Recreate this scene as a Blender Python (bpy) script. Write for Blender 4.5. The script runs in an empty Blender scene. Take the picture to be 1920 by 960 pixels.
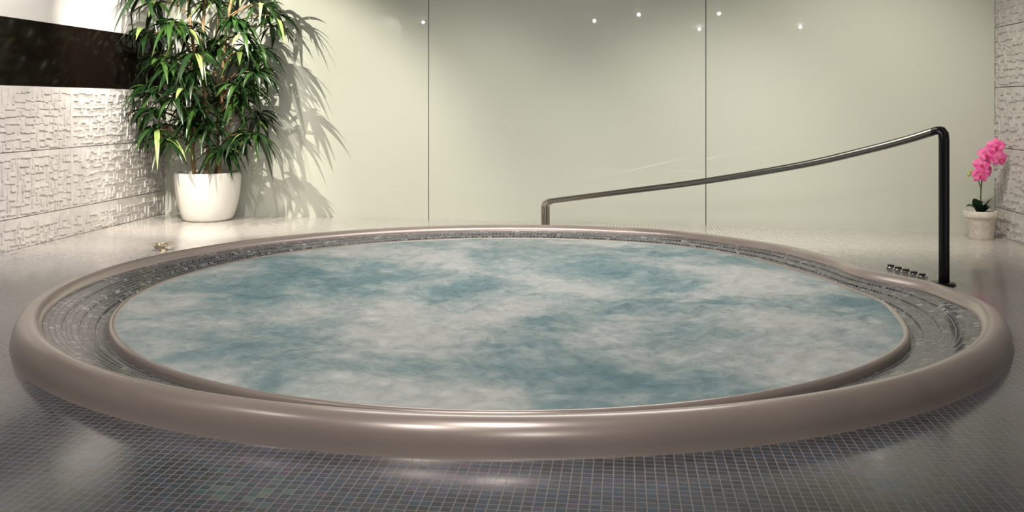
import bpy, bmesh, math, random
from mathutils import Vector, noise
random.seed(7)
scn = bpy.context.scene
scn.view_settings.view_transform = 'Standard'
scn.view_settings.look = 'None'

# ------------------------------------------------------------ helpers
def new_obj(name, verts, faces, mats=(), midx=None, smooth=False, parent=None, uvs=None):
    me = bpy.data.meshes.new(name)
    me.from_pydata([tuple(v) for v in verts], [], faces)
    for m in mats: me.materials.append(m)
    if midx:
        for p, i in zip(me.polygons, midx): p.material_index = i
    if smooth:
        for p in me.polygons: p.use_smooth = True
    if uvs:
        l = me.uv_layers.new(name="UVMap")
        for p in me.polygons:
            for li, k in zip(p.loop_indices, range(len(p.vertices))):
                l.data[li].uv = uvs[p.index][k]
    me.update()
    ob = bpy.data.objects.new(name, me)
    scn.collection.objects.link(ob)
    if parent: ob.parent = parent
    return ob

def empty(name, loc=(0,0,0)):
    e = bpy.data.objects.new(name, None); e.location = loc
    e.empty_display_size = .1
    scn.collection.objects.link(e); return e

class MB:
    """mesh buffer"""
    def __init__(s): s.v=[]; s.f=[]; s.m=[]
    def add(s, verts, faces, mi=0):
        o=len(s.v); s.v+= [tuple(v) for v in verts]
        s.f+=[tuple(i+o for i in f) for f in faces]; s.m+=[mi]*len(faces)
    def box(s, o, ax, ay, az, mi=0, back=True):
        o,ax,ay,az=map(Vector,(o,ax,ay,az))
        v=[o,o+ax,o+ax+ay,o+ay,o+az,o+ax+az,o+ax+ay+az,o+ay+az]
        f=[(4,5,6,7),(0,1,5,4),(1,2,6,5),(2,3,7,6),(3,0,4,7)]
        if back: f.append((3,2,1,0))
        s.add(v,f,mi)
    def lathe(s, c, prof, n=48, mi=0):
        c=Vector(c); v=[]; f=[]
        for r,z in prof:
            for k in range(n):
                a=2*math.pi*k/n; v.append(c+Vector((r*math.cos(a),r*math.sin(a),z)))
        for j in range(len(prof)-1):
            for k in range(n):
                k2=(k+1)%n; f.append((j*n+k,j*n+k2,(j+1)*n+k2,(j+1)*n+k))
        s.add(v,f,mi)
    def tube(s, pts, r, n=12, mi=0, caps=True):
        pts=[Vector(p) for p in pts]; rs = r if isinstance(r,(list,tuple)) else [r]*len(pts)
        v=[];f=[]; up=None
        for i,p in enumerate(pts):
            t=(pts[min(i+1,len(pts)-1)]-pts[max(i-1,0)]).normalized()
            if up is None:
                up=Vector((0,0,1)) if abs(t.z)<.9 else Vector((1,0,0))
            x=t.cross(up).normalized(); y=x.cross(t).normalized(); up=y
            for k in range(n):
                a=2*math.pi*k/n; v.append(p+(x*math.cos(a)+y*math.sin(a))*rs[i])
        for j in range(len(pts)-1):
            for k in range(n):
                k2=(k+1)%n; f.append((j*n+k,j*n+k2,(j+1)*n+k2,(j+1)*n+k))
        if caps:
            f.append(tuple(range(n))[::-1]); f.append(tuple(range((len(pts)-1)*n,len(pts)*n)))
        s.add(v,f,mi)
    def obj(s,name,mats,smooth=False,parent=None):
        ob=new_obj(name,s.v,s.f,mats,s.m,smooth,parent)
        bm=bmesh.new(); bm.from_mesh(ob.data); bmesh.ops.recalc_face_normals(bm,faces=bm.faces)
        bm.to_mesh(ob.data); bm.free(); return ob

def catmull(P, n=8):
    P=[Vector(p) for p in P]; out=[]
    for i in range(len(P)-1):
        p0=P[max(i-1,0)];p1=P[i];p2=P[i+1];p3=P[min(i+2,len(P)-1)]
        for k in range(n):
            t=k/n
            out.append(.5*((2*p1)+(p2-p0)*t+(2*p0-5*p1+4*p2-p3)*t*t+(3*p1-p0-3*p2+p3)*t**3))
    out.append(P[-1]); return out

def mat(name, col, rough=.5, metal=0., **kw):
    m=bpy.data.materials.new(name); m.use_nodes=True
    b=m.node_tree.nodes['Principled BSDF']
    b.inputs['Base Color'].default_value=(*col,1); b.inputs['Roughness'].default_value=rough
    b.inputs['Metallic'].default_value=metal
    for k,v in kw.items(): b.inputs[k].default_value=v
    return m
def nd(m,t,**kw):
    n=m.node_tree.nodes.new(t)
    for k,v in kw.items(): setattr(n,k,v)
    return n
def lk(m,a,b): m.node_tree.links.new(a,b)
def bsdf(m): return m.node_tree.nodes['Principled BSDF']
def ramp(m, stops, interp='LINEAR'):
    r=nd(m,'ShaderNodeValToRGB'); cr=r.color_ramp; cr.interpolation=interp
    while len(cr.elements)<len(stops): cr.elements.new(.5)
    for e,(p,c) in zip(cr.elements,stops): e.position=p; e.color=(*c,1)
    return r
def noise_col(m, c1, c2, scale=8, detail=4, bump=0., rough=None):
    tc=nd(m,'ShaderNodeTexCoord'); n=nd(m,'ShaderNodeTexNoise')
    n.inputs['Scale'].default_value=scale; n.inputs['Detail'].default_value=detail
    lk(m,tc.outputs['Object'],n.inputs['Vector'])
    r=ramp(m,[(.3,c1),(.7,c2)]); lk(m,n.outputs['Fac'],r.inputs['Fac']); lk(m,r.outputs['Color'],bsdf(m).inputs['Base Color'])
    if bump:
        b=nd(m,'ShaderNodeBump'); b.inputs['Strength'].default_value=bump; b.inputs['Distance'].default_value=.01
        lk(m,n.outputs['Fac'],b.inputs['Height']); lk(m,b.outputs['Normal'],bsdf(m).inputs['Normal'])
    return m

def mosaic(name, size, stops, grout, rough=.25, uv=False, rot=0., metal=.0, gw=.44, light=None, coat=0., slow=1.9, rnd=.42):
    m=mat(name,(.2,.2,.2),rough,metal,**{'Coat Weight':coat,'Coat Roughness':.12})
    tc=nd(m,'ShaderNodeTexCoord'); mp=nd(m,'ShaderNodeMapping')
    mp.inputs['Scale'].default_value=(1/size,1/size,0); mp.inputs['Rotation'].default_value=(0,0,rot)
    lk(m,tc.outputs['UV' if uv else 'Object'],mp.inputs['Vector'])
    fr=nd(m,'ShaderNodeVectorMath',operation='FRACTION'); lk(m,mp.outputs[0],fr.inputs[0])
    sb=nd(m,'ShaderNodeVectorMath',operation='SUBTRACT'); sb.inputs[1].default_value=(.5,.5,0); lk(m,fr.outputs[0],sb.inputs[0])
    ab=nd(m,'ShaderNodeVectorMath',operation='ABSOLUTE'); lk(m,sb.outputs[0],ab.inputs[0])
    sx=nd(m,'ShaderNodeSeparateXYZ'); lk(m,ab.outputs[0],sx.inputs[0])
    mx=nd(m,'ShaderNodeMath',operation='MAXIMUM'); lk(m,sx.outputs[0],mx.inputs[0]); lk(m,sx.outputs[1],mx.inputs[1])
    mr=nd(m,'ShaderNodeMapRange'); mr.inputs[1].default_value=gw-.015; mr.inputs[2].default_value=gw+.015
    lk(m,mx.outputs[0],mr.inputs[0])
    fl=nd(m,'ShaderNodeVectorMath',operation='FLOOR'); lk(m,mp.outputs[0],fl.inputs[0])
    wn=nd(m,'ShaderNodeTexWhiteNoise',noise_dimensions='3D'); lk(m,fl.outputs[0],wn.inputs['Vector'])
    # big slow variation mixed with per-tile random
    ns=nd(m,'ShaderNodeTexNoise'); ns.inputs['Scale'].default_value=.045; ns.inputs['Detail'].default_value=3
    lk(m,fl.outputs[0],ns.inputs['Vector'])
    ad=nd(m,'ShaderNodeMath',operation='MULTIPLY_ADD'); ad.inputs[1].default_value=rnd
    lk(m,wn.outputs['Value'],ad.inputs[0])
    m2=nd(m,'ShaderNodeMath',operation='MULTIPLY_ADD'); m2.inputs[1].default_value=slow; m2.inputs[2].default_value=.5-rnd/2-slow*.5
    lk(m,ns.outputs['Fac'],m2.inputs[0]); lk(m,m2.outputs[0],ad.inputs[2])
    r=ramp(m,stops); lk(m,ad.outputs[0],r.inputs['Fac'])
    colout=r.outputs['Color']
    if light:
        # sheen and lamp brightness of the far deck painted into colour, tile by tile
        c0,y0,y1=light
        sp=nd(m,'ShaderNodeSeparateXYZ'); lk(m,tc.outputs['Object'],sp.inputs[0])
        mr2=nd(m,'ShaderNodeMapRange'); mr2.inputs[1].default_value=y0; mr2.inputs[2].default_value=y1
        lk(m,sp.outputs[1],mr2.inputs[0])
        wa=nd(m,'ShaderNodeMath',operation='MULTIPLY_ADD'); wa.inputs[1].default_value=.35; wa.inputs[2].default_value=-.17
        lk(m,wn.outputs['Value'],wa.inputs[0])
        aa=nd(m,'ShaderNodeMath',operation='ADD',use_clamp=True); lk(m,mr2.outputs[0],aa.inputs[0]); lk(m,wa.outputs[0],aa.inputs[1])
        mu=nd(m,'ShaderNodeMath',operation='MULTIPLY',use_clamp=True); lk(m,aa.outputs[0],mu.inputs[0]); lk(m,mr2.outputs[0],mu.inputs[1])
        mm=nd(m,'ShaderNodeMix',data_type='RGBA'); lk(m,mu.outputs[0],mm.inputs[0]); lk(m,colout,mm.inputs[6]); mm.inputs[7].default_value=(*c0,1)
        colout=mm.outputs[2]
    mix=nd(m,'ShaderNodeMix',data_type='RGBA'); lk(m,mr.outputs[0],mix.inputs[0])
    lk(m,colout,mix.inputs[6]); mix.inputs[7].default_value=(*grout,1)
    lk(m,mix.outputs[2],bsdf(m).inputs['Base Color'])
    # roughness: grout matte, tile varied
    rr=nd(m,'ShaderNodeMapRange'); rr.inputs[3].default_value=rough; rr.inputs[4].default_value=.8
    lk(m,mr.outputs[0],rr.inputs[0]); lk(m,rr.outputs[0],bsdf(m).inputs['Roughness'])
    bp=nd(m,'ShaderNodeBump'); bp.inputs['Strength'].default_value=.5; bp.inputs['Distance'].default_value=.002; bp.invert=True
    lk(m,mr.outputs[0],bp.inputs['Height']); lk(m,bp.outputs['Normal'],bsdf(m).inputs['Normal'])
    return m

# ------------------------------------------------------------ materials
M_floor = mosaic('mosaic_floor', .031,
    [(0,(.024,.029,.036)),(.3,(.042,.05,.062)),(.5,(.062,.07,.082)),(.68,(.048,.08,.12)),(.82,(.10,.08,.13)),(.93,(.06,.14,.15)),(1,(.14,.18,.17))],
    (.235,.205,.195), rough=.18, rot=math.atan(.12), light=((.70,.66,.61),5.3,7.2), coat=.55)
M_gut = mosaic('mosaic_gutter', .030,
    [(0,(.018,.02,.024)),(.45,(.045,.048,.055)),(.75,(.09,.092,.10)),(.9,(.18,.18,.19)),(1,(.40,.40,.41))], (.26,.25,.24), rough=.15, uv=True, gw=.42, slow=.3, rnd=.95)
M_glass = mat('glass_wall_panel',(.535,.55,.475),.6,0.,**{'Coat Weight':1.,'Coat Roughness':.008,'Specular IOR Level':.0})
M_seam = mat('seam',(.06,.06,.05),.6)
M_black = mat('black_glass',(.006,.004,.003),.08,0.,**{'Specular IOR Level':.10})
M_upper = mat('white_glass',(.60,.58,.56),.5,0.,**{'Coat Weight':1.,'Coat Roughness':.05})
M_relief = noise_col(mat('relief_plaster',(.6,.58,.55),.65),(.53,.50,.47),(.64,.61,.58),14,5,.2)
M_joint = mat('tile_joint',(.28,.26,.24),.8)
M_ceil = mat('ceiling_paint',(.36,.35,.33),.8)
M_plain = mat('wall_paint',(.20,.20,.20),.7)
M_rim = noise_col(mat('satin_taupe_rim',(.4,.3,.27),.3,.35,**{'Coat Weight':.35,'Coat Roughness':.22}),(.375,.312,.282),(.435,.362,.325),2.5,3)
M_rail = mat('rail_brushed_steel',(.26,.245,.22),.27,1.)
M_railpost = mat('rail_dark_steel',(.035,.035,.038),.25,.8)
M_railend = mat('rail_steel',(.45,.42,.38),.25,1.)
M_chrome = mat('chrome',(.7,.68,.65),.15,1.)
M_blk = mat('black_plastic',(.01,.01,.012),.3)
M_pot = noise_col(mat('white_ceramic',(.8,.78,.74),.35),(.68,.66,.61),(.74,.72,.67),3,2)
M_soil = noise_col(mat('soil',(.05,.03,.02),.9),(.03,.02,.012),(.09,.06,.04),40,5,.8)
M_cane = noise_col(mat('cane',(.3,.17,.07),.6),(.18,.10,.045),(.36,.22,.10),12,3,.3)
M_orpot = noise_col(mat('orchid_pot_clay',(.6,.55,.45),.7),(.58,.53,.45),(.72,.67,.58),25,4,.4)
M_gold = mat('gold_rim',(.75,.55,.25),.25,1.)
M_clear = mat('clear_glass',(.95,.93,.88),.05,0.,**{'Transmission Weight':.9,'IOR':1.45})
def leafmat(name,c1,c2):
    return noise_col(mat(name,c1,.32),c1,c2,5,2)
M_l1=leafmat('leaf_dark',(.005,.018,.005),(.015,.045,.010))
M_l2=leafmat('leaf_mid',(.016,.052,.010),(.045,.10,.018))
M_l3=leafmat('leaf_light',(.14,.22,.05),(.32,.39,.13))
M_pet=noise_col(mat('orchid_petal',(.8,.06,.3),.5),(.75,.03,.25),(.95,.25,.50),30,2)
M_lip=mat('orchid_lip',(.55,.01,.12),.4); M_bud=mat('orchid_bud',(.35,.45,.12),.5)
M_oleaf=mat('orchid_leaf',(.012,.04,.018),.3); M_ostem=mat('orchid_stem',(.10,.14,.04),.5)
M_em=mat('lamp_emitter',(1,1,1),.5); bsdf(M_em).inputs['Emission Color'].default_value=(1,.9,.75,1); bsdf(M_em).inputs['Emission Strength'].default_value=30

# ------------------------------------------------------------ room shell
H=2.6
CL=Vector((-3.5,9.4,0)); SA=Vector((-.8,8.95,0)); SB=Vector((1.77,8.52,0)); CR=Vector((4.09,7.9,0))
dL=Vector((-.114,-1,0)).normalized(); nL=Vector((1,-.114,0)).normalized()
dR=Vector((-.12,-1,0)).normalized(); nR=Vector((-1,.12,0)).normalized()
YF=-4.
FL=CL+dL*((9.4-YF)/-dL.y); FR=CR+dR*((7.9-YF)/-dR.y)
poly=[FL,FR,CR,SB,SA,CL]
mb=MB(); mb.add([p for p in poly]+[p-Vector((0,0,.1)) for p in poly],[(0,1,2,3,4,5),(11,10,9,8,7,6)])
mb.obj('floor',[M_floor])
mb=MB(); mb.add([p+Vector((0,0,H)) for p in poly]+[p+Vector((0,0,H+.1)) for p in poly],[(0,1,2,3,4,5),(11,10,9,8,7,6)])
mb.obj('ceiling',[M_ceil])
# back wall of glass panels
mb=MB(); Z=Vector((0,0,1))
for a,b in ((CL,SA),(SA,SB),(SB,CR)):
    d=(b-a).normalized(); n=Vector((-d.y,d.x,0)); L=(b-a).length; g=.004
    mb.box(a+n*.012, d*L, n*.1, Z*H, 1)
    mb.box(a+d*g, d*(L-2*g), n*.012, Z*H, 0)
wb=mb.obj('wall_back',[M_glass,M_seam])

def relief(mb, P, d, n, s0, s1, z0, z1, cell=.06):
    """raised squiggle strokes"""
    ns=int((s1-s0)/cell); nz=int((z1-z0)/cell); t=.013; w=.012
    for i in range(ns):
        for j in range(nz):
            s=s0+(i+.5)*cell+random.uniform(-.008,.008); z=z0+(j+.5)*cell+random.uniform(-.01,.01)
            k=random.random(); l=random.uniform(.05,.075); h=random.uniform(.006,t)
            def seg(a0,b0,a1,b1):
                mb.box(P+d*a0+Z*b0+n*.0, d*(a1-a0), Z*(b1-b0), n*h, 0, back=False)
            def cl(x,lo,hi): return max(lo,min(hi,x))
            lo,hi=s0+.006,s1-.006; zl,zh=z0+.006,z1-.006
            if k<.35:
                seg(cl(s-l/2,lo,hi),z-w/2,cl(s+l/2,lo,hi),z+w/2)
            elif k<.65:
                seg(s-w/2,cl(z-l/2,zl,zh),s+w/2,cl(z+l/2,zl,zh))
            else:
                q=random.choice((-1,1)); r=random.choice((-1,1)); l*=.8
                seg(s-l/2,z-w/2,s+l/2,z+w/2)
                x=s+q*l/2
                za,zb=(z,z+r*l*.8) if r>0 else (z+r*l*.8,z)
                seg(x-w/2,cl(za,zl,zh),x+w/2,cl(zb,zl,zh))
# left wall
mb=MB(); LL=(FL-CL).length; bk=-nL
mb.box(CL+bk*.03, dL*LL, bk*.1, Z*H, 1)
rows=[(0,.236),(.236,.740),(.740,1.245)]
s=-.38; g=.003
while s<LL:
    a=max(s,0)+g; b=min(s+1,LL)-g
    for z0,z1 in rows:
        mb.box(CL+dL*a+Z*(z0+g)+bk*.03, dL*(b-a), Z*(z1-z0-2*g), nL*.03, 0)
        if s<5.6: relief(mb,CL,dL,nL,a,b,z0+g,z1-g)
    mb.box(CL+dL*(a-g*.5)+Z*1.248+bk*.03, dL*(b-a+g), Z*.507, nL*.026, 2)
    mb.box(CL+dL*(a-g*.5)+Z*1.757+bk*.03, dL*(b-a+g), Z*(H-1.757), nL*.026, 3)
    s+=1
mb.obj('wall_left',[M_relief,M_joint,M_black,M_upper])
# right wall
mb=MB(); LR=(FR-CR).length; bk=-nR
mb.box(CR+bk*.03, dR*LR, bk*.1, Z*H, 1)
rows=[(0,.236),(.236,.740),(.740,1.245),(1.245,1.75),(1.75,2.255),(2.255,2.6)]
s=-.45
while s<LR:
    a=max(s,0)+g; b=min(s+1,LR)-g
    for z0,z1 in rows:
        mb.box(CR+dR*a+Z*(z0+g)+bk*.03, dR*(b-a), Z*(z1-z0-2*g), nR*.03, 0)
        if s<3.2: relief(mb,CR,dR,nR,a,b,z0+g,z1-g)
    s+=1
mb.obj('wall_right',[M_relief,M_joint])
mb=MB(); mb.box(FL,(FR-FL),Vector((0,-.1,0)),Z*H); mb.obj('wall_front',[M_plain])

# ------------------------------------------------------------ hot tub
tub=empty('hot_tub',(0,5.3,0))
def addtub(ob):
    for v_ in ob.data.vertices: v_.co-=Vector((0,5.3,0))
    ob.parent=tub
    return ob
N=360
def interp(tab, x):
    for (a,va),(b,vb) in zip(tab,tab[1:]):
        if a<=x<=b:
            t=(x-a)/(b-a); t=t*t*(3-2*t); return va+(vb-va)*t
    return 1.
TO=[(-30,1),(-18,.995),(-6,.955),(9,.868),(20,.895),(38,.94),(62,1)]
TW=[(-35,1),(-12,.965),(5,.92),(20,.92),(50,.995),(60,1)]
def smoothed(tab):
    raw=[interp(tab,(k*360/N+180)%360-180) for k in range(N)]
    for _ in range(8): raw=[(raw[k-1]+raw[k]+raw[(k+1)%N])/3 for k in range(N)]
    return raw
ro=smoothed(TO); rw=smoothed(TW)
ang=[2*math.pi*k/N for k in range(N)]
OUT=[Vector((2.541*ro[k]*math.cos(ang[k]),5.305+2.415*ro[k]*math.sin(ang[k]),0)) for k in range(N)]
WAT=[Vector((2.04*rw[k]*math.cos(ang[k]),5.21+2.04*rw[k]*math.sin(ang[k]),0)) for k in range(N)]
def offs(P,u):
    R=[]
    for k in range(N):
        t=(P[(k+1)%N]-P[k-1]).normalized(); R.append(P[k]+Vector((-t.y,t.x,0))*u)
    return R
def ringmesh(name, rings, mats, uvs=None, smooth=True):
    v=[];f=[];uvl=[]
    for R in rings: v+=R
    for j in range(len(rings)-1):
        for k in range(N):
            k2=(k+1)%N; f.append((j*N+k,j*N+k2,(j+1)*N+k2,(j+1)*N+k))
            if uvs:
                ua,ub=k/N*15.6,(k+1)/N*15.6
                uvl.append([(ua,uvs[j]),(ub,uvs[j]),(ub,uvs[j+1]),(ua,uvs[j+1])])
    return addtub(new_obj(name,v,f,mats,None,smooth,None,uvl if uvs else None))
def Rz(P,z): return [p+Vector((0,0,z)) for p in P]
prof=[(-.004,0),(0,.01),(.003,.035),(.010,.064),(.022,.089),(.038,.105),(.056,.114),(.074,.116),(.094,.112),(.112,.103),(.124,.092),(.131,.076),(.132,.04),(.132,0)]
ringmesh('rim',[Rz(offs(OUT,u),z) for u,z in prof],[M_rim])
RI=offs(OUT,.132); LO=offs(WAT,-.030)
gp=[(0,.074),(.30,.066),(.31,.060),(.56,.052),(.57,.045),(.80,.038),(.81,.030),(1,.026)]
rings=[];vv=[];acc=0;pr=None
for t,z in gp:
    rings.append([RI[k].lerp(LO[k],t)+Vector((0,0,z)) for k in range(N)])
    if pr: acc+=abs(t-pr[0])*.30+abs(z-pr[1])
    pr=(t,z); vv.append(acc)
ringmesh('overflow_gutter',rings,[M_gut],vv,False)
lip=[(-.030,.018),(-.030,.048),(-.028,.058),(-.022,.065),(-.014,.067),(-.006,.065),(0,.06),(.003,.045),(.003,.0)]
ringmesh('inner_lip',[Rz(offs(WAT,u),z) for u,z in lip],[M_rim])
# water
NR=150; v=[];f=[]; c=Vector((0,5.21,0))
for j in range(1,NR+1):
    t=j/NR
    for k in range(N):
        p=c.lerp(WAT[k],t); fade=min(1,(1-t)*12+.05)
        h=noise.fractal(Vector((p.x*3.2,p.y*3.2,1.3)),.9,2.1,5)*.018+noise.fractal(Vector((p.x*11,p.y*11,4)),.8,2.,4)*.011
        v.append((p.x,p.y,.060+h*fade))
v.append((0,5.21,.06))
for j in range(NR-1):
    for k in range(N):
        k2=(k+1)%N; f.append((j*N+k,(j+1)*N+k,(j+1)*N+k2,j*N+k2))
for k in range(N): f.append((len(v)-1,k,(k+1)%N))
M_wat=mat('foaming_water',(.5,.6,.6),.35,0.,**{'IOR':1.33})
tc=nd(M_wat,'ShaderNodeTexCoord'); mp=nd(M_wat,'ShaderNodeMapping'); mp.inputs['Location'].default_value=(8.4,5.2,0)
lk(M_wat,tc.outputs['Object'],mp.inputs['Vector'])
n1=nd(M_wat,'ShaderNodeTexNoise'); n1.inputs['Scale'].default_value=1.2; n1.inputs['Detail'].default_value=9; n1.inputs['Roughness'].default_value=.62; n1.inputs['Distortion'].default_value=.4
n2=nd(M_wat,'ShaderNodeTexNoise'); n2.inputs['Scale'].default_value=10; n2.inputs['Detail'].default_value=9; n2.inputs['Roughness'].default_value=.75; n2.inputs['Distortion'].default_value=.8
lk(M_wat,mp.outputs[0],n1.inputs['Vector']); lk(M_wat,mp.outputs[0],n2.inputs['Vector'])
ma=nd(M_wat,'ShaderNodeMath',operation='MULTIPLY_ADD'); ma.inputs[1].default_value=.38; lk(M_wat,n2.outputs['Fac'],ma.inputs[0])
ms=nd(M_wat,'ShaderNodeMath',operation='MULTIPLY_ADD'); ms.inputs[1].default_value=1.; ms.inputs[2].default_value=-.18
lk(M_wat,n1.outputs['Fac'],ms.inputs[0]); lk(M_wat,ms.outputs[0],ma.inputs[2])
r=ramp(M_wat,[(.34,(.17,.29,.32)),(.43,(.26,.38,.40)),(.50,(.41,.49,.49)),(.61,(.65,.67,.65))])
lk(M_wat,ma.outputs[0],r.inputs['Fac']); lk(M_wat,r.outputs['Color'],bsdf(M_wat).inputs['Base Color'])
bp=nd(M_wat,'ShaderNodeBump'); bp.inputs['Strength'].default_value=.75; bp.inputs['Distance'].default_value=.045
lk(M_wat,n2.outputs['Fac'],bp.inputs['Height']); lk(M_wat,bp.outputs['Normal'],bsdf(M_wat).inputs['Normal'])
addtub(new_obj('water',v,f,[M_wat],None,True))

# ------------------------------------------------------------ handrail
A=Vector((.29,8.1,0)); B=Vector((2.633,5.71,0)); D=(B-A)
ctrl=[(0,.262),(.2265,.383),(.4855,.529),(.717,.684),(.852,.799),(.935,.879),(.985,.935)]
top=[A+D*s+Z*z for s,z in ctrl]
side=Vector((D.y,-D.x,0)).normalized()
mb=MB()
for off in (-.024,.024):
    path=catmull([A+Z*.0, A+Z*.10, A+Z*.2],4)[:-1]+[A+Z*.215, A+D*.004+Z*.245]
    path+=catmull([A+D*.02+Z*.268]+top[1:]+[B-D*.004+Z*.945],8)
    path+=[B+Z*.92+D*.002, B+Z*.88+D*.003]+[B+Z*(.8-.1*i)+D*.003 for i in range(9)]
    mb.tube([p+side*off for p in path],.0225,16,0)
Bx,By=B.x,B.y
for i,fc in enumerate(mb.f):
    cx=sum(mb.v[q][0] for q in fc)/len(fc); cy=sum(mb.v[q][1] for q in fc)/len(fc)
    if (cx-Bx)**2+(cy-By)**2<.07**2: mb.m[i]=2
    if (cx-A.x)**2+(cy-A.y)**2<.07**2: mb.m[i]=1
mb.lathe(A,[(.0,.012),(.06,.012),(.065,.006),(.065,0)],24,1)
mb.lathe(B,[(.0,.014),(.07,.014),(.078,.006),(.078,0)],24,2)
for zz in (.12,.5,.84):
    mb.box(B+D*.003+side*-.02+Vector((-.01,-.01,zz)),Vector((.02,0,0)),side*.04,Z*.02,2)
mb.obj('handrail',[M_rail,M_railend,M_railpost],True)

# air control buttons
mb=MB()
for i in range(5):
    t=i/4; c0=Vector((2.545+.065*t,6.27-.33*t,0))
    mb.lathe(c0,[(.034,0),(.034,.010),(.030,.014),(.022,.014)],24,0)
    mb.lathe(c0,[(.022,.014),(.022,.022),(.018,.025),(0,.025)],24,1)
mb.obj('air_control_buttons',[M_chrome,M_blk],False)

# glass candle dish
mb=MB(); c0=Vector((-2.64,7.05,0))
mb.lathe(c0,[(0,.003),(.045,.0),(.055,.006),(.07,.03),(.078,.042)],32,0)
mb.lathe(c0,[(.078,.042),(.080,.046),(.076,.047),(.074,.042)],32,1)
mb.lathe(c0,[(.074,.042),(.064,.028),(.05,.012),(0,.010)],32,0)
mb.lathe(c0,[(.028,.012),(.028,.034),(.0,.034)],24,1)
mb.obj('glass_candle_dish',[M_clear,M_gold],True)

# ------------------------------------------------------------ potted plant
PC=Vector((-2.905,8.92,0))
plant=empty('potted_bamboo_palm',PC)
def attach(ob,e):
    ob.parent=e
    for v_ in ob.data.vertices: v_.co-=e.location
mb=MB()
mb.lathe(PC,[(0,0),(.20,0),(.222,.008),(.238,.03),(.262,.10),(.284,.19),(.298,.28),(.305,.37),(.306,.44),(.303,.457),(.292,.457),(.287,.44),(.285,.40)],64,0)
attach(mb.obj('pot',[M_pot],True),plant)
mb=MB(); mb.lathe(PC,[(.287,.41),(.15,.425),(0,.43)],40,0); attach(mb.obj('soil',[M_soil],True),plant)
canes=[[(-.13,0,.4),(-.15,-.02,.9),(-.11,-.03,1.4),(-.16,-.03,1.9),(-.2,-.05,2.35)],
       [(.0,-.05,.4),(.02,-.06,.9),(-.03,-.08,1.5),(.02,-.1,2.4)],
       [(.11,-.02,.4),(.13,-.03,.9),(.16,-.05,1.4),(.20,-.05,1.9),(.3,-.08,2.3)],
       [(.05,.06,.4),(.08,.08,1.),(.04,.08,1.6),(.12,.06,2.2)]]
mb=MB(); cpaths=[]
for ci,cn in enumerate(canes):
    P=catmull([PC+Vector(q) for q in cn],14); cpaths.append(P)
    rad=[(.019 if ci<3 else .014)*(1-.35*i/len(P))*(1.22 if i%5==0 else 1) for i in range(len(P))]
    mb.tube(P,rad,10,0)
def clampw(p):
    p=Vector(p)
    e=(p-CL).dot(nL)
    if e<.03: p+=nL*(.03-e)
    nb=Vector(((SB-CL).y,-(SB-CL).x,0)).normalized()
    e=(p-CL).dot(nb)
    if e<.03: p+=nb*(.03-e)
    return p
cl=[(-.03,1.64),(.12,1.68),(.36,1.54),(-.30,1.50),(-.50,1.56),(-.18,1.16),(-.08,1.2),(.30,1.16),(-.40,.92),(.05,.88),(.36,.88),
    (-.48,1.22),(.52,1.46),(-.50,2.08),(.05,2.04),(.52,2.06),(.27,1.88),(-.26,1.84),(-.12,2.2),(.3,2.25),(-.4,2.3),(.1,2.4),(-.2,1.4),(.2,1.36),
    (.0,1.02),(-.28,.8),(.22,.72),(-.1,1.85),(.45,1.25),(-.55,1.8),(.42,1.72),(.0,1.45),(-.45,1.05),(.6,1.9),(-.12,.9),
    (.47,.98),(-.50,.82),(.12,1.14),(.55,1.66),(.5,.82)]
lv=MB()
def leaf(base,d,L,W,droop,mi):
    d=d.normalized(); sd=d.cross(Z)
    if sd.length<.05: sd=Vector((1,0,0))
    sd.normalize(); n=7; V=[];F=[]
    tw=random.uniform(-.5,.5)
    for i in range(n+1):
        t=i/n; c0=base+d*(L*t*(1-.12*t))-Z*(droop*L*t*t)
        w=W*math.sin(math.pi*min(1,(t*.93+.04))**.75)*.5
        s2=(sd*math.cos(tw)+Z*math.sin(tw)*.7)
        V+=[clampw(c0+s2*w+Z*w*.35),clampw(c0),clampw(c0-s2*w+Z*w*.35)]
    for i in range(n):
        a=i*3; F+=[(a,a+1,a+4,a+3),(a+1,a+2,a+5,a+4)]
    lv.add(V,F,mi)
for ci,(dx,z) in enumerate(cl):
    for rep in range(2):
        jy=random.uniform(-.38,.12); jx=random.uniform(-.06,.06)
        c0=clampw(PC+Vector((dx+jx,jy,z+random.uniform(-.07,.05))))
        P=min(cpaths,key=lambda P:abs(P[len(P)//2].x-c0.x)+random.uniform(0,.08))
        st=min(P,key=lambda q:abs(q.z-max(.5,c0.z-.12)))
        mb.tube(catmull([st,(st+c0)/2+Z*.05,c0],5),.005,6,0)
        out=Vector((c0.x-st.x,c0.y-st.y,0)); out=out.normalized() if out.length>.05 else Vector((0,-1,0))
        nl=random.randint(10,13); tone=random.random()
        for k in range(nl):
            a=2*math.pi*k/nl+random.uniform(-.25,.25)
            el=random.uniform(-.35,.55)
            d=Vector((math.cos(a),math.sin(a)*.8,el))+out*.45
            mi=random.choices((0,1,2),(6,4,1.8 if tone>.7 else .25))[0]
            leaf(c0,d,random.uniform(.22,.36),random.uniform(.038,.058),random.uniform(.3,1.0),mi)
attach(mb.obj('canes',[M_cane],True),plant)
lo=new_obj('foliage',lv.v,lv.f,[M_l1,M_l2,M_l3],lv.m,True); attach(lo,plant)

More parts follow.
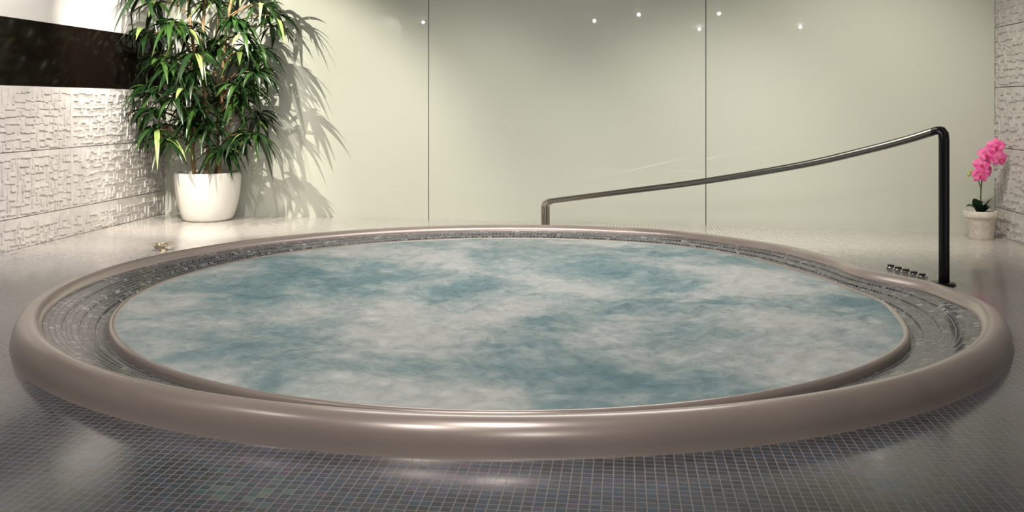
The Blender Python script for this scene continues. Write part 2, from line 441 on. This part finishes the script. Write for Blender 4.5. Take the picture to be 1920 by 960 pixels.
# ------------------------------------------------------------ orchid
OC=Vector((3.845,7.66,0)); orch=empty('potted_orchid',OC)
mb=MB()
mb.lathe(OC,[(0,0),(.092,0),(.096,.006),(.112,.165),(.116,.175),(.128,.178),(.131,.185),(.131,.225),(.126,.231),(.116,.229),(.114,.2)],40,0)
mb.lathe(OC,[(.114,.205),(0,.212)],30,1)
attach(mb.obj('pot',[M_orpot,M_soil],True),orch)
lf=MB(); lv=lf
for a,L,dr in ((2.9,.22,.45),(.2,.18,.4),(-1.2,.17,.4),(4.0,.22,.15),(1.4,.15,.1),(5.3,.21,.1)):
    leaf(OC+Z*.20,Vector((math.cos(a)*.75,math.sin(a)*.45,1.0)),L,.09,dr,0)
attach(new_obj('leaves',lf.v,lf.f,[M_oleaf],lf.m,True),orch)
mb=MB()
s1=catmull([OC+Z*.2,OC+Vector((-.005,-.02,.42)),OC+Vector((.01,-.04,.56)),OC+Vector((.04,-.07,.68)),OC+Vector((.075,-.10,.76)),OC+Vector((.10,-.12,.79))],8)
s2=catmull([OC+Vector((-.003,-.02,.40)),OC+Vector((-.04,-.03,.50)),OC+Vector((-.09,-.05,.545)),OC+Vector((-.125,-.06,.53))],8)
mb.tube(s1,.006,8,0); mb.tube(s2,.0045,8,0)
def ball(mb,c,r,mi,sz=1.3):
    mb.lathe(c,[(0,-r*sz)]+[(r*math.cos(t),r*sz*math.sin(t)) for t in (-1,-.5,0,.5,1)]+[(0,r*sz)],10,mi)
for q in ((-.125,-.06,.53),(-.105,-.055,.555),(-.085,-.05,.525),(-.06,-.04,.55),(.10,-.12,.80)): ball(mb,OC+Vector(q),.014,1)
attach(mb.obj('stem',[M_ostem,M_bud],True),orch)
fm=MB()
def flower(c,face,R):
    face=Vector(face).normalized(); x=face.cross(Z).normalized(); y=x.cross(face).normalized()
    for a,l,w in ((90,1,.6),(18,1.0,.9),(162,1.0,.9),(230,.95,.55),(310,.95,.55)):
        a=math.radians(a); d=x*math.cos(a)+y*math.sin(a); s_=-x*math.sin(a)+y*math.cos(a)
        V=[];F=[];n=6
        for i in range(n+1):
            t=i/n; ww=R*w*math.sin(math.pi*min(.96,t*.9+.06))*.62
            for e in (-1,-.5,0,.5,1):
                V.append(c+d*(R*l*t)+s_*(ww*e)+face*(R*(.25*t-.35*t*t)+abs(e)*ww*-.15+.004))
        for i in range(n):
            for e in range(4): a0=i*5+e; F.append((a0,a0+1,a0+6,a0+5))
        fm.add(V,F,0)
    ball(fm,c+face*.012-y*.008,.011,1,1.2); ball(fm,c+face*.012+y*.006,.006,2,1.)
    for sg in (-1,1):
        fm.add([c+face*.01,c+face*.028+x*sg*.016-y*.01,c+face*.03-y*.024],[(0,1,2)],1)
for q,fa,R in (((.06,-.13,.76),(-.3,-1,.1),.074),((.0,-.10,.695),(-.5,-1,.0),.072),((.078,-.14,.665),(.1,-1,-.1),.074),
             ((-.03,-.08,.61),(-.3,-1,.1),.072),((-.045,-.09,.53),(-.2,-1,-.2),.074),((.02,-.07,.56),(.5,-1,0),.062)):
    flower(OC+Vector(q),fa,R)
attach(new_obj('blossoms',fm.v,fm.f,[M_pet,M_lip,M_bud],fm.m,True),orch)

# ------------------------------------------------------------ ceiling downlights
def look(ob,t):
    ob.rotation_euler=(Vector(t)-ob.location).to_track_quat('-Z','Y').to_euler()
def downlight(x,y,tgt=None,W=60,ang=70,blend=.6,col=(1,.9,.78),size=.04):
    mb=MB(); c0=Vector((x,y,0))
    mb.lathe(c0,[(.018,H-.004),(.045,H-.010),(.052,H-.006),(.054,H)],28,0)
    mb.lathe(c0,[(.018,H-.004),(0,H-.004)],28,1)
    e=mb.obj('ceiling_downlight',[M_chrome,M_em],True)
    if W:
        l=bpy.data.lights.new('spot_lamp','SPOT'); l.energy=W; l.spot_size=math.radians(ang); l.spot_blend=blend
        l.color=col; l.shadow_soft_size=size
        o=bpy.data.objects.new('spot_lamp',l); scn.collection.objects.link(o); o.location=(x,y,H-.03)
        look(o,tgt or (x,y+.001,0)); o.parent=e
# general downlights, seen only as reflections in the glass
downlight(-2.67,2.25,(-2.6,4.2,0),45,95,col=(1,.95,.9),size=.02)
downlight(-1.1,1.17,(-1,4.2,0),85,95,col=(1,.95,.9),size=.02)
downlight(.4,-1.26,(.6,4,0),85,95,col=(1,.95,.9),size=.02)
downlight(-4.05,1.9,(-3.9,6,0.3),50,95,col=(1,.95,.9),size=.02)
downlight(-.14,2.04,(0,5.2,0),150,95,col=(1,.95,.9),size=.02)
# plant accent
downlight(-3.4,6.9,(-2.5,9.2,.75),440,75,.5,(1,.94,.80),.012)
downlight(-2.2,8.2,(-3.5,8.9,.5),160,95,.5,(1,.93,.83),.015)
downlight(-2.2,5.6,(-3.8,7.3,.6),320,80,.7,(1,.93,.87),.04)
# wall washers
downlight(-.4,6.6,(-.6,8.9,.0),180,78,1.,(1,.96,.86),.1)
downlight(2.9,6.2,(3.0,8.1,.8),210,100,1.,(1,.94,.82),.08)
downlight(1.4,6.4,(1.6,8.5,.0),180,78,1.,(1,.96,.86),.1)
# added soft fill from above, no lamp fixture behind it
l=bpy.data.lights.new('soft_fill_light','AREA'); l.shape='RECTANGLE'; l.size=3.0; l.size_y=1.4; l.energy=72; l.color=(1,.97,.94)
o=bpy.data.objects.new('soft_fill_light',l); scn.collection.objects.link(o); o.location=(.2,5.85,H-.05)

w=bpy.data.worlds.new('world'); scn.world=w; w.use_nodes=True
w.node_tree.nodes['Background'].inputs[0].default_value=(.3,.32,.35,1); w.node_tree.nodes['Background'].inputs[1].default_value=.3

# ------------------------------------------------------------ camera
cam=bpy.data.cameras.new('camera'); co=bpy.data.objects.new('camera',cam); scn.collection.objects.link(co)
co.location=(0,0,1.1); co.rotation_euler=(math.radians(90),0,0)
cam.sensor_width=36; cam.lens=36*1750/1920; cam.shift_y=-284/1920; cam.clip_end=100
scn.camera=co
